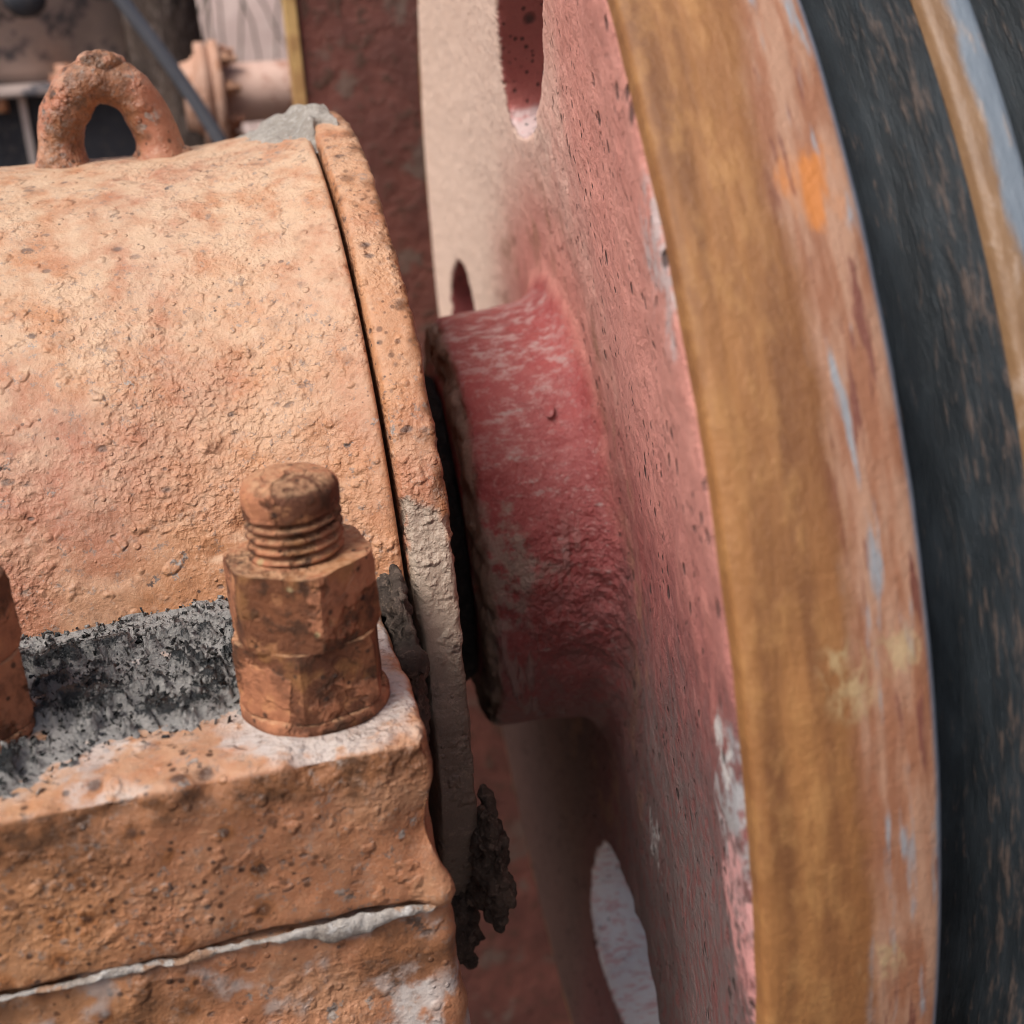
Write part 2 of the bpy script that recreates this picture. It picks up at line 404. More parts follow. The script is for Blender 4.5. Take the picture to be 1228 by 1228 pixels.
def grease_mat():
    g = G('grease_and_dust')
    n = g.noise(60, 6, .7); wet = g.ss(g.add(g.mul(g.attr('wet'), .95), g.add(g.mul(g.m('SUBTRACT', n, .5), 1.5), g.mul(g.m('SUBTRACT', g.noise(170, 4, .7), .5), 1.1))), .40, .72)
    c = g.mix(wet, g.mix(g.noise(24, 5, .6), (.30, .29, .275), (.54, .52, .49)), g.mix(n, (.012, .015, .016), (.06, .066, .068)))
    g.h(g.noise(46, 7, .7), .03); g.h(g.noise(130, 4, .7), .008)
    return g.out(c, g.mix(wet, (.85, .85, .85), (.16, .16, .16)), .8)

M_COVER = orange_paint('peach_housing_paint', .12, .75, 0., -.03)
M_BLOCK = orange_paint('rust_spotted_block_paint', .85, .35, 3.7, .03, .38)
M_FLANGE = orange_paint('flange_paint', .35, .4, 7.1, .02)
M_EYE = orange_paint('eye_paint', .5, .35, 11.3, .1)
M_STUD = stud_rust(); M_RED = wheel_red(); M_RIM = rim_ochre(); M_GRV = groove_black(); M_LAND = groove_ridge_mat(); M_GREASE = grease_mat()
M_MUD = simple('dark_caked_mud', ((.105, .078, .060), (.065, .049, .039), (.16, .12, .093)), 12, .9, .04)
M_GAPMUD = simple('black_seal_grease', ((.012, .011, .011), (.03, .026, .023), (.05, .04, .034)), 20, .6, .05)
M_DUST = simple('grey_cement_dust', ((.43, .40, .355), (.34, .31, .27), (.50, .47, .43)), 16, .95, .03)
M_SEAL = simple('grey_sealant', ((.46, .44, .41), (.34, .30, .26), (.56, .54, .51), (.36, .22, .14)), 10, .85, .03)
M_PLATE = simple('dark_red_plate_paint', ((.175, .06, .043), (.12, .042, .031), (.085, .04, .026), (.14, .085, .065)), 4, .6, .03)
M_EDGE = simple('ochre_cut_edge', ((.50, .33, .13), (.36, .20, .08)), 8, .7, .01)
M_PIPE = simple('dusty_pink_pipe_paint', ((.50, .32, .25), (.58, .40, .33), (.40, .22, .16)), 3, .7, .01)
M_PFL = simple('rusty_pink_flange_paint', ((.44, .25, .17), (.50, .32, .24), (.34, .17, .10)), 3, .75, .006)
M_MOTOR = simple('blotched_grey_paint', ((.52, .43, .39), (.36, .31, .29), (.13, .13, .145), (.05, .052, .062)), 1.8, .6, .01)
M_NAVY = simple('dark_navy_panel', ((.012, .014, .02), (.025, .028, .036), (.05, .045, .045)), 5, .5, .006)
M_POST = simple('dark_brown_post', ((.10, .07, .055), (.06, .042, .034), (.19, .15, .13), (.035, .025, .02)), 4, .85, .05, (3, 3, 1))
M_CABLE = simple('grey_cable_sheath', ((.085, .095, .115), (.10, .11, .13)), 6, .5, .002)
M_BANK = simple('pinkish_dirt', ((.44, .335, .30), (.40, .30, .27), (.47, .37, .33)), .8, .95, .02)
M_GROUND = simple('dusty_ground', ((.16, .13, .11), (.13, .105, .09), (.19, .155, .13)), 1.5, .95, .06)
M_TWIG = simple('dry_twig', ((.10, .085, .06), (.07, .06, .045)), 10, .9, .01)

# ------------------------------------------------------------------ ground and bank (setting)
gm = mk('ground', [(-1500, -1500, -5), (1500, -1500, -5), (1500, 1500, -5), (-1500, 1500, -5)], [(0, 1, 2, 3)])
tag(put('ground', gm, M_GROUND), 'dusty ground under the machine', kind='structure')
nx, ny = 120, 40
X, T = np.meshgrid(np.linspace(-40, 40, nx), np.linspace(0, 1, ny), indexing='ij')
P = np.stack([X, 14 + T * 9, -5.3 + 13 * T ** .9], -1).reshape(-1, 3)
P[:, 1] += fbm(P, .25, 3) * .5
tag(put('dirt_bank', mk('dirt_bank', P, grid(nx, ny)), M_BANK), 'pinkish dirt bank behind the machine', kind='structure')

# ------------------------------------------------------------------ bearing housing
RH, ZL, YL, XB = .938, .267, -1.406, -.062
housing = thing('bearing_housing', 'peach painted split bearing housing with lifting eye on its rounded cover', 'bearing housing')

# rounded cover
a0 = math.asin(.20 / RH)
cover = lathe('cover', [(-1.75, RH - .004), (-.34, RH), (-.22, RH + .008), (-.10, RH + .026), (-.018, RH + .044), (-.010, RH + .040), (-.0075, RH + .02), (-.007, RH - .05)], 640, .011, a0, math.pi - a0)
def cover_d(P, N):
    d = (.006 * fbm(P, 2.5, 2) + .002 * fbm(P, 9, 3, 2) + .0015 * fbm(P, 26, 2, 4)) * ss(-P[:, 0], .0, .12)
    for (x, y, z, r, h) in ((-.36, -.2, .92, .05, .012), (-.25, -.85, .4, .04, .01), (-.2, -.84, .43, .03, .012), (-.31, -.87, .37, .025, .01)):
        d += h * ss(-np.linalg.norm(P - (x, y, z), axis=1), -r, 0) * (1 + fbm(P, 40, 2))
    return d
push(cover, cover_d)
put('cover', cover, M_COVER, housing)

# end flange ring
fl = lathe('end_flange', [(.0, .55), (.0, .94), (.0, .985), (.006, .997), (.02, 1.0), (.066, 1.0), (.076, .995), (.08, .985), (.08, .30)], 900, .010)
V = getV(fl); rr = np.hypot(V[:, 1], V[:, 2]); an = np.degrees(np.arctan2(V[:, 2], -V[:, 1]))
e = ss(rr, .93, .99)
chip = ss(fbm(V, 30, 4, 3), .05, .4) * ss(V[:, 0], .055, .080) * e
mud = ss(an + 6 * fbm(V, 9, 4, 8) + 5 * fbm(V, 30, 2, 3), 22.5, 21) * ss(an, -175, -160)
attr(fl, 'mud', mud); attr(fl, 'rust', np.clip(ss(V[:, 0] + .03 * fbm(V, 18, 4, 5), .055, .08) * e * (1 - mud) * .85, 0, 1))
N = getN(fl)
d = .003 * fbm(V, 4, 2) + .0012 * fbm(V, 24, 3, 1) - .003 * chip + mud * (.006 + .004 * fbm(V, 7, 3, 6) + .0015 * fbm(V, 50, 2, 2))
setV(fl, V + N * (d * (.25 + .75 * e))[:, None])
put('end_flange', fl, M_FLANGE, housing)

def block(name, box, ero, mat, masks, vox=.0085):
    me = voxel(tome(boxbm(box), name), vox, 7)
    V, N = getV(me), getN(me)
    setV(me, V + N * ero(V, N)[:, None]); V = getV(me)
    for k, fn in masks.items(): attr(me, k, np.clip(fn(V, N), 0, 1))
    return put(name, me, mat, housing)

def edge_y(V):   # nearness to the front top edge
    return ss(-np.hypot(V[:, 1] - YL, V[:, 2] - ZL), -.06, 0)
block('upper_block', (-1.75, XB, YL, -.5, .004, ZL),
      lambda V, N: .007 * fbm(V, 4, 3, 1) + .004 * fbm(V, 15, 3) - .02 * edge_y(V) * ss(fbm(V, 7, 4, 9), -.1, .5)
      - .020 * ss(-np.linalg.norm(V - (XB, YL, .13), axis=1), -.09, 0) - .018 * ss(-np.linalg.norm(V - (-.36, YL, .265), axis=1), -.05, 0)
      + .012 * ss(-np.linalg.norm(V - (-.385, YL, .268), axis=1), -.03, 0) + .02 * ss(-np.linalg.norm(V - (XB, YL, .0), axis=1), -.06, 0),
      M_BLOCK, dict(
          pale=lambda V, N: ss(N[:, 2], .4, .9) * (.12 + .75 * ss(-np.hypot(V[:, 0] + .2, V[:, 1] + 1.29), -.17, -.09) + .6 * ss(fbm(V, 8, 4, 2), -.1, .4) + .5 * ss(V[:, 1], -1.33, -1.1)),
          rust=lambda V, N: .8 * ss(-np.hypot(V[:, 1] - YL, V[:, 2] - ZL + .02) + .03 * fbm(V, 9, 4, 4), -.045, -.005) * ss(N[:, 2], .75, .2) + .7 * ss(fbm(V, 5, 5, 14), .22, .5) * ss(V[:, 2], .10, .22) * ss(N[:, 2], .5, .1)))
block('lower_block', (-1.75, XB + .012, YL + .004, -.5, -1.6, -.006),
      lambda V, N: .009 * fbm(V, 3, 3, 3) + .005 * fbm(V, 14, 3, 2) + .012 * ss(V[:, 2] + .05 * V[:, 0] + .02 * fbm(V, 8, 3), -.14, -.19),
      M_BLOCK, dict(
          pale=lambda V, N: .95 * ss(V[:, 2] - .12 * V[:, 0] + .03 * fbm(V, 9, 4, 2), -.10, -.16) * ss(fbm(V, 10, 4, 22), -.25, .2) + .6 * ss(fbm(V, 12, 4, 30), .25, .5),
          rust=lambda V, N: .8 * ss(fbm(V, 6, 5, 17), .15, .45) * ss(V[:, 2], -.17, -.10)), .012)

# sealant squeezed from the joint
n = 420; xs = np.linspace(-1.2, XB + .006, n); k = 10; th = np.linspace(0, 2 * math.pi, k, endpoint=False)
base = np.stack([xs, 0 * xs + YL - .001, 0 * xs - .001], 1)
wid = .0022 + .007 * ss(fbm(base, 9, 4, 2), -.05, .5) + .013 * ss(-np.abs(xs + .205), -.07, -.02) * (1 + .3 * fbm(base, 30, 2))
drop = .012 * ss(-np.abs(xs + .205), -.07, -.02)
V = np.stack([xs[:, None] + 0 * th, base[:, 1][:, None] + .006 * np.cos(th) * np.ones((n, 1)), (base[:, 2] - drop)[:, None] + wid[:, None] * np.sin(th)], -1).reshape(-1, 3)
V[:, 2] += .005 * fbm(V, 20, 3, 1); V[:, 1] += .005 * fbm(V, 30, 3, 6)
put('sealant_bead', mk('sealant_bead', V, np.array([(i * k + j, i * k + (j + 1) % k, (i + 1) * k + (j + 1) % k, (i + 1) * k + j) for i in range(n - 1) for j in range(k)])), M_SEAL, housing)

# lifting eye: a welded bent bar
def tube(pts, rad, k=20, flat=1.0):
    pts = np.array(pts, float); T = np.gradient(pts, axis=0); T /= np.linalg.norm(T, axis=1)[:, None]
    B = np.array([0, 1., 0]) + 0 * T; B -= (B * T).sum(1)[:, None] * T; B /= np.linalg.norm(B, axis=1)[:, None]; A = np.cross(B, T)
    th = np.linspace(0, 2 * math.pi, k, endpoint=False); rad = np.broadcast_to(rad, (len(pts),))
    V = pts[:, None] + rad[:, None, None] * (A[:, None] * np.cos(th)[None, :, None] + flat * B[:, None] * np.sin(th)[None, :, None])
    n = len(pts)
    F = np.array([(i * k + j, i * k + (j + 1) % k, (i + 1) * k + (j + 1) % k, (i + 1) * k + j) for i in range(n - 1) for j in range(k)])
    return V.reshape(-1, 3), F
n = 90; t = np.linspace(0, 1, n)
phi = np.pi * (1 - t)
ex = -.408 + .100 * np.sign(np.cos(phi)) * np.abs(np.cos(phi)) ** .95; ez = .92 + .176 * np.abs(np.sin(phi)) ** .85
er = .047 + .014 * np.exp(-((ez - .925) / .03) ** 2)
V, F = tube(np.stack([ex, 0 * ex, ez], 1), er, 26, 1.15)
eye = mk('lifting_eye', V, F)
push(eye, lambda P, N: .006 * fbm(P, 10, 2, 2) + .002 * fbm(P, 40, 3, 1) + .012 * ss(-np.linalg.norm(P - (-.465, -.04, 1.055), axis=1), -.06, -.03))
V = getV(eye); attr(eye, 'rust', np.clip(ss(fbm(V, 9, 4, 6) + .3 * (V[:, 1] < 0) - .15, .1, .4) * .8, 0, 1))
eye_o = put('lifting_eye', eye, M_EYE, housing)
bm = bmesh.new(); bmesh.ops.create_icosphere(bm, subdivisions=4, radius=.045, matrix=Matrix.Translation((-.40, -.005, 1.128)) @ Matrix.Diagonal((1.15, .9, .55, 1)))
wb = tome(bm, 'weld_blob', True); push(wb, lambda P, N: .012 * fbm(P, 18, 2, 4) + .003 * fbm(P, 60, 2))
V = getV(wb); attr(wb, 'rust', ss(fbm(V, 20, 3, 9), -.1, .3)); put('weld_blob', wb, M_EYE, eye_o)
for sx in (-.512, -.303):
    bm = bmesh.new(); bmesh.ops.create_icosphere(bm, subdivisions=4, radius=.06, matrix=Matrix.Translation((sx, 0, .935)) @ Matrix.Diagonal((.95, 1.05, .42, 1)))
    wb = tome(bm, 'weld_fillet', True); push(wb, lambda P, N: .012 * fbm(P, 15, 3, 4)); put('weld_fillet', wb, M_EYE, eye_o)

# small dark plug in the cover
pl = lathe('cover_plug', [(0, .0001), (0, .006), (-.004, .007)], 20, 1, keep=True)
pl.transform(Matrix.Translation((-.086, -.664, .697)) @ Matrix.Rotation(math.radians(46), 4, 'X') @ Matrix.Rotation(math.radians(-90), 4, 'Y'))
put('cover_plug', pl, M_NAVY, housing)

# stud bolts with double nuts
def hexnut(z0, z1, rc, rot, seed):
    bm = bmesh.new(); n = 7; rings = []
    zs = np.linspace(0, 1, 9)
    for zz in zs:
        z = z0 + (z1 - z0) * zz; b = max(0, abs(zz - .5) * 2 - .82) / .18
        ring = []
        for i in range(6):
            p, q = [np.array((math.cos(rot + a * math.pi / 3), math.sin(rot + a * math.pi / 3))) for a in (i, i + 1)]
            for j in range(n):
                w = p + (q - p) * j / n; L_ = np.linalg.norm(w); w = w / L_ * min(L_, .992 - .05 * b ** 2) * rc
                ring.append(bm.verts.new((w[0], w[1], z)))
        rings.append(ring)
    for a, b in zip(rings[:-1], rings[1:]):
        for i in range(len(a)):
            j = (i + 1) % len(a); bm.faces.new((a[i], a[j], b[j], b[i]))
    for ring, z, fl_ in ((rings[0], z0, 1), (rings[-1], z1, 0)):
        prev = ring
        for f in (.8, .6, .5):
            cur = [bm.verts.new((v.co.x * f, v.co.y * f, z)) for v in ring]
            for i in range(len(ring)):
                j = (i + 1) % len(ring); q = (prev[i], prev[j], cur[j], cur[i]); bm.faces.new(q[::-1] if fl_ else q)
            prev = cur
    bmesh.ops.subdivide_edges(bm, edges=bm.edges, cuts=1, use_grid_fill=True)
    bmesh.ops.recalc_face_normals(bm, faces=bm.faces)
    me = tome(bm, 'nut', True)
    try: me.set_sharp_from_angle(angle=math.radians(18))
    except Exception: pass
    o = np.array((seed * 3.1, seed, 0))
    V = getV(me); setV(me, V + np.stack([.0032 * fbm(V + o, 9, 2, seed + k) + .0008 * fbm(V + o, 40, 2, seed + 5 + k) for k in range(3)], 1))
    return me

def rod(r, z0, ztop, zth0, zth1, pitch):
    nz, na = 200, 60
    zz = np.linspace(z0, ztop, nz); th = np.linspace(0, 2 * np.pi, na, endpoint=False)
    Z, T = np.meshgrid(zz, th, indexing='ij')
    ph = (Z / pitch - T / (2 * np.pi)) % 1.0
    w = ss(Z, zth0 - .004, zth0 + .004) * (1 - ss(Z, zth1 - .008, zth1))
    R = r - w * .013 * (1 - np.sin(np.pi * ph) ** .9)
    dome = np.clip((Z - (ztop - .028)) / .028, 0, 1); R = R * np.sqrt(np.clip(1 - .75 * dome ** 3, .0, 1))
    V = np.stack([R * np.cos(T), R * np.sin(T), Z], -1)
    cap = V[-1] * np.array([.45, .45, 1]) + np.array([0, 0, .003]); cap2 = V[-1] * np.array([.01, .01, 1]) + np.array([0, 0, .004])
    V = np.concatenate([V.reshape(-1, 3), cap, cap2])
    me = mk('stud_bolt', V, grid(na, nz + 2, True) * 0 + np.array([(i * na + j, i * na + (j + 1) % na, (i + 1) * na + (j + 1) % na, (i + 1) * na + j) for j in range(na) for i in range(nz + 1)]))
    push(me, lambda P, N: .003 * fbm(P, 14, 3, 5) + .001 * fbm(P, 50, 2))
    return me

def upright(me):  # lathe axis X -> Z
    me.transform(Matrix.Rotation(math.radians(-90), 4, 'Y')); return me
_l = lathe
def stud_full(loc):
    o = put('stud_bolt', rod(.066, .0, .352, .20, .308, .0150), M_STUD, housing, loc)
    w = upright(_l('washer', [(.0, .05), (.0, .102), (.004, .106), (.018, .106), (.022, .102), (.022, .05)], 72, .01))
    push(w, lambda P, N: .003 * fbm(P, 14, 3)); put('washer', w, M_STUD, o)
    put('nut', hexnut(.023, .128, .111, math.radians(18), 1), M_STUD, o)
    put('nut', hexnut(.128, .238, .110, math.radians(38), 4), M_STUD, o)
    return o
s1 = stud_full((-.200, -1.244, ZL - .002))
s2 = ctree(s1, housing); s2.location = Vector((-.695, -1.170, ZL - .002)) * S; s2.rotation_euler.z = .5

# ------------------------------------------------------------------ dirt resting on the housing
nu, nv = 230, 190
U, W = np.meshgrid(np.linspace(-.95, -.10, nu), np.linspace(-1.36, -.86, nv), indexing='ij')
P0 = np.stack([U, W, 0 * U], -1).reshape(-1, 3)
x, y = P0[:, 0], P0[:, 1]
front = -1.255 - .07 * np.clip((-.42 - x) / .2, 0, 1) + .06 * np.clip((x + .33) / .1, 0, 1) * 0
mask = ss(y + .05 * fbm(P0, 6, 4, 2) + .02 * fbm(P0, 30, 2), front - .03, front + .05) * ss(-x + .05 * fbm(P0, 8, 3, 9), .165, .23)
ridge = 1 - np.abs(fbm(P0, 16, 4, 3)); lump = ss(fbm(P0, 17, 5, 6, .72), .0, .6)
lump = lump * (1 - .75 * ss(y, -1.0, -.92)); ridge = 1 - (1 - ridge) * (1 - ss(y, -1.0, -.92))
hgt = -.012 + mask * (.017 + .028 * lump + .012 * (ridge - .7) + .012 * ss(y, -1.0, -.90) * ss(x, -.62, -.34))
V = np.stack([x, y, ZL + hgt], 1)
V += .006 * np.stack([fbm(P0, 50, 2, 3), fbm(P0, 50, 2, 4), 0 * x], 1)
gp = mk('grease_patch', V, grid(nu, nv)); attr(gp, 'wet', np.clip(.10 + .75 * lump * mask + .55 * (fbm(P0, 7, 3, 11) > .12) * mask * lump, 0, 1))
# loose flakes and crumbs on it (joined: nobody could count them)
rng = np.random.default_rng(3); FV, FF, FW = [], [], []
idx = rng.choice(len(V), 9000, replace=False); c = 0
for i in idx:
    if mask[i] < .02 or rng.random() > mask[i] * .8 + .12: continue
    if c > 5200: break
    r = .002 + .0055 * rng.random() ** 2.5; q = np.array((V[i][0], V[i][1], max(V[i][2], ZL + .002))) + (0, 0, .003); A = rng.normal(size=(3, 3)); A /= np.linalg.norm(A, axis=1)[:, None]
    pts = [q + r * (A[0] * a + A[1] * b + A[2] * .35 * h) for a, b, h in ((1, 0, 0), (.2, 1, .5), (-1, .3, 0), (-.2, -.9, .6), (.1, .1, 1.3))]
    b = len(V) + len(FV); FV += pts; FF += [(b, b + 1, b + 4), (b + 1, b + 2, b + 4), (b + 2, b + 3, b + 4), (b + 3, b, b + 4), (b + 3, b + 2, b + 1), (b + 3, b + 1, b)]
    FW += [rng.choice((1.0, .9, .45, -.4))] * 5; c += 1
wet0 = np.empty(len(V), np.float32); gp.attributes['wet'].data.foreach_get('value', wet0)
quad = grid(nu, nv); tri = np.concatenate([quad[:, [0, 1, 2]], quad[:, [0, 2, 3]], np.array(FF)])
# drop the faces that lie buried in the ledge, away from the patch
keep = np.ones(len(tri), bool); nq = 2 * len(quad); keep[:nq] = hgt[tri[:nq]].max(1) > -.010
gp = mk('grease_patch', np.concatenate([V, np.array(FV)]), tri[keep]); attr(gp, 'wet', np.concatenate([wet0, FW]))
tag(put('grease_patch', gp, M_GREASE), 'black crumbly grease and grey dust on the ledge between the studs', 'grease', kind='stuff')

def crust(name, ctr, rad, mat, seed, amp=.4, label='', cat='mud', sub=5, freq=8, attrs=None):
    bm = bmesh.new(); bmesh.ops.create_icosphere(bm, subdivisions=sub, radius=1)
    me = tome(bm, name, True); V = getV(me)
    V *= (1 + amp * fbm(V, 1.4, 2, seed))[:, None]
    V = V * np.array(rad) + np.array(ctr); setV(me, V); N = getN(me)
    V = V + N * (.016 * fbm(V, 14, 4, seed) + .012 * np.abs(fbm(V, 26, 3, seed + 3)) + .005 * fbm(V, 70, 2, seed))[:, None]
    setV(me, V); return tag(put(name, me, mat), label, cat)

# dust caked at the top by the flange
nu, nv = 150, 90
U, W = np.meshgrid(np.linspace(-.36, .05, nu), np.linspace(76, 100, nv), indexing='ij')
th = np.radians(W.ravel()); u = U.ravel()
B = np.stack([u, -np.cos(th), np.sin(th)], 1)
mk_ = ss(u + .06 * fbm(B, 10, 4, 2) - .004 * (90 - W.ravel()), -.20, -.10) * ss(W.ravel() + 5 * fbm(B, 12, 4, 4), 77, 82)
RC = np.interp(u, [-.34, -.22, -.10, -.018], [RH, RH + .008, RH + .026, RH + .044])
R = RC - .016 + mk_ * (.020 + .012 * fbm(B, 14, 4, 5) + .016 * ss(-np.abs(u + .045), -.05, -.03) * ss(W.ravel(), 86, 90)) + ss(u, -.03, .005) * .026 * mk_
V = np.stack([u, -R * np.cos(th), R * np.sin(th)], 1)
tag(put('dust_crust', mk('dust_crust', V, grid(nu, nv)), M_DUST), 'cracked grey dust crust on top of the cover beside the flange', 'dust')
# caked mud hanging from the flange and in the gap beside the block
crust('mud_clump', (.098, -.955, -.30), (.030, .055, .125), M_MUD, 5, .5, 'dark crumbly mud clump hanging off the lower flange beside the wheel', sub=6)
crust('mud_cake', (-.036, -.97, .17), (.022, .17, .14), M_MUD, 9, .2, 'dark mud packed in the gap between the flange and the block', sub=6)
crust('mud_lump', (.038, -.86, -.47), (.046, .07, .13), M_MUD, 14, .35, 'brown mud lump caked over the bottom of the flange edge', sub=6)

# ------------------------------------------------------------------ flywheel
wheel = thing('flywheel', 'worn red cast flywheel with ochre rim and black belt grooves', 'flywheel')
wheel.rotation_euler = (Matrix.Rotation(-.09407, 4, 'Z') @ Matrix.Rotation(-.03964, 4, 'Y')).to_euler()
def ring_solid(prof, n=300):
    P = np.array(prof); th = np.linspace(0, 2 * np.pi, n, endpoint=False)
    V = np.stack([P[None, :, 0] + 0 * th[:, None], -P[None, :, 1] * np.cos(th)[:, None], P[None, :, 1] * np.sin(th)[:, None]], -1).reshape(-1, 3)
    k = len(P)
    F = [(i * k + j, ((i + 1) % n) * k + j, ((i + 1) % n) * k + (j + 1) % k, i * k + (j + 1) % k) for i in range(n) for j in range(k)]
    me = mk('ring', V, np.array(F)); bm = bmesh.new(); bm.from_mesh(me); bmesh.ops.recalc_face_normals(bm, faces=bm.faces); bm.to_mesh(me); bm.free()
    return me
prof = [(.256, .30), (.256, .46), (.262, .488), (.285, .504), (.34, .508), (.42, .511), (.50, .520), (.535, .545), (.553, .59), (.548, .70), (.518, .95), (.490, 1.2), (.459, 1.45), (.437, 1.60), (.431, 1.665), (.436, 1.673), (.672, 1.673), (.672, 1.52), (1.3, 1.52), (1.3, 1.46), (.80, 1.44), (.72, 1.36), (.70, 1.1), (.70, .7), (.9, .55), (.9, .30)]
cast = ring_solid(prof)
HOLES = [
    [(.032, 1.189), (.13, 1.084), (.185, .99), (.173, .914), (.068, .887), (-.128, .92), (-.29, .994), (-.42, 1.091), (-.537, 1.177), (-.626, 1.254), (-.40, 1.33), (-.15, 1.34), (.0, 1.29)],
    [(-.189, -.89), (-.113, -1.044), (-.121, -1.149), (-.233, -1.224), (-.527, -1.172), (-.80, -1.062), (-.961, -.943), (-.997, -.84), (-.88, -.84), (-.777, -.759), (-.651, -.752), (-.45, -.779), (-.31, -.81)],
    [(1.447, .203), (1.43, .28), (1.345, .367), (1.23, .425), (1.146, .399), (1.101, .325), (1.11, .238), (1.12, .095), (1.12, -.08), (1.27, -.14), (1.40, -.08), (1.46, .05)]]
bm = bmesh.new()
def smooth_poly(p, it=2):
    for _ in range(it):
        p = [tuple(a * .75 + b * .25 for a, b in zip(p[i], p[(i + 1) % len(p)])) if k == 0 else tuple(a * .25 + b * .75 for a, b in zip(p[i], p[(i + 1) % len(p)])) for i in range(len(p)) for k in (0, 1)]
    return p
for h in HOLES: prism(bm, smooth_poly(h), .2, 1.2)
cut = bpy.data.objects.new('cutter', tome(bm, 'cutter')); COL.objects.link(cut)
cast = evaluated(cast, [('BOOLEAN', dict(operation='DIFFERENCE', object=cut, solver='EXACT')), ('REMESH', dict(mode='VOXEL', voxel_size=.0105, use_smooth_shade=True)), ('SMOOTH', dict(factor=.5, iterations=6))])
bpy.data.objects.remove(cut)
V, N = getV(cast), getN(cast); rr = np.hypot(V[:, 1], V[:, 2])
hubm = ss(rr, .75, .55)
d = (.006 * fbm(V, 5, 3) + .002 * fbm(V, 16, 3, 3)) * (1 - .7 * ss(V[:, 1], -.3, .3))
d += hubm * (.003 * fbm(V, 11, 3, 8) + .007 * ss(-np.linalg.norm(V - (.475, -.50, .03), axis=1), -.20, -.05) * ss(fbm(V, 24, 3, 2), -.15, .5))
lip = ss(V[:, 0] + .012 * fbm(V, 9, 4, 2), .292, .268) * (rr > .40) * (rr < .52)
d += -.014 * lip * ss(fbm(V, 16, 4, 7), -.3, .4)
setV(cast, V + N * (d * ss(rr, .36, .42))[:, None])
attr(cast, 'rust', lip * .95)
inh = np.zeros(len(V))
front_x = np.interp(rr, [.58, .7, .95, 1.2, 1.45, 1.6, 1.67], [.562, .548, .518, .490, .459, .437, .431])
inwall = (V[:, 0] > front_x + .004) & (V[:, 0] < .73) & (np.abs(N[:, 0]) < .85) & (rr > .62) & (rr < 1.5)
attr(cast, 'inside', inwall * 1.0)
inh = inwall * ss(N[:, 2] + .4 * fbm(V, 12, 3, 4), np.where(V[:, 2] < 0, -.55, .1), np.where(V[:, 2] < 0, -.1, .6)); attr(cast, 'pale', inh * np.where(V[:, 2] < 0, .95, .5)); attr(cast, 'pale', np.where(inwall & (V[:, 2] < -.4), .97, inh * .5))
def split(me, sel, name):
    bm = bmesh.new(); bm.from_mesh(me); bm.faces.ensure_lookup_table()
    bmesh.ops.delete(bm, geom=[f for f in bm.faces if not sel(f.calc_center_median())], context='FACES')
    return tome(bm, name, True)
isn_hub = lambda c: math.hypot(c.y, c.z) < .64 and c.x < .56
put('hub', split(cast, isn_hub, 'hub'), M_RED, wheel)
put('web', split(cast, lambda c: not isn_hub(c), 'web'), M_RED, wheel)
rim = lathe('rim', [(.437, 1.665), (.437, 1.699), (.443, 1.705), (.55, 1.709), (.655, 1.706), (.668, 1.702), (.674, 1.693), (.680, 1.679)], 720, .012)
push(rim, lambda P, N: .0015 * fbm(P, 6, 3)); put('rim', rim, M_RIM, wheel)
for k_, x0 in enumerate((.680, .893, 1.106)):
    gr = lathe('belt_groove', [(x0, 1.679), (x0 + .020, 1.575), (x0 + .055, 1.565), (x0 + .088, 1.575), (x0 + .140, 1.687)], 360, .02)
    push(gr, lambda P, N: .003 * fbm(P, 9, 3)); put('belt_groove', gr, M_GRV, wheel)
    if k_ < 2:
        la = lathe('groove_ridge', [(x0 + .140, 1.687), (x0 + .147, 1.703), (x0 + .177, 1.706), (x0 + .206, 1.703), (x0 + .213, 1.679)], 360, .012)
        put('groove_ridge', la, M_LAND, wheel)
sh = lathe('shaft', [(-.2, .22), (.06, .34), (.10, .37), (.22, .385), (.25, .37), (.27, .2), (1.6, .2)], 160, .02)
push(sh, lambda P, N: .010 * fbm(P, 9, 4, 3) * (P[:, 0] > .05)); put('shaft', sh, M_GAPMUD, wheel)
# curled paint flake on the hub
n = 12; A, Rr = np.meshgrid(np.linspace(0, 2 * np.pi, 24, endpoint=False), np.linspace(0, 1, n), indexing='ij')
fx, fz = (.011 * Rr * np.cos(A)).ravel(), (.021 * Rr * np.sin(A)).ravel()
V = np.stack([fx, -.004 - 14 * fx ** 2 - .25 * (fx + .01), fz], 1)
fk = mk('paint_flake', V, grid(24, n, True)); fk.transform(Matrix.Translation((.459, -.362, .372)) @ Matrix.Rotation(math.radians(-44), 4, 'X'))
put('paint_flake', fk, M_RED, wheel)

# ------------------------------------------------------------------ machinery behind
pl_t = thing('side_plate', 'dark red painted steel side plate standing behind the housing and flywheel', 'steel plate')
pv = boxbm((.205, 2.4, 1.80, 1.90, -5, 2.6)); bmesh.ops.subdivide_edges(pv, edges=pv.edges, cuts=40, use_grid_fill=True)
pm = tome(pv, 'plate', True); pm.set_sharp_from_angle(angle=math.radians(40)); push(pm, lambda P, N: .012 * fbm(P, 2.2, 4) + .006 * fbm(P, 8, 2)); put('plate', pm, M_PLATE, pl_t)
pm = tome(boxbm((.165, .200, 1.785, 1.91, -5, 2.6)), 'plate_edge'); put('plate_edge', pm, M_EDGE, pl_t)

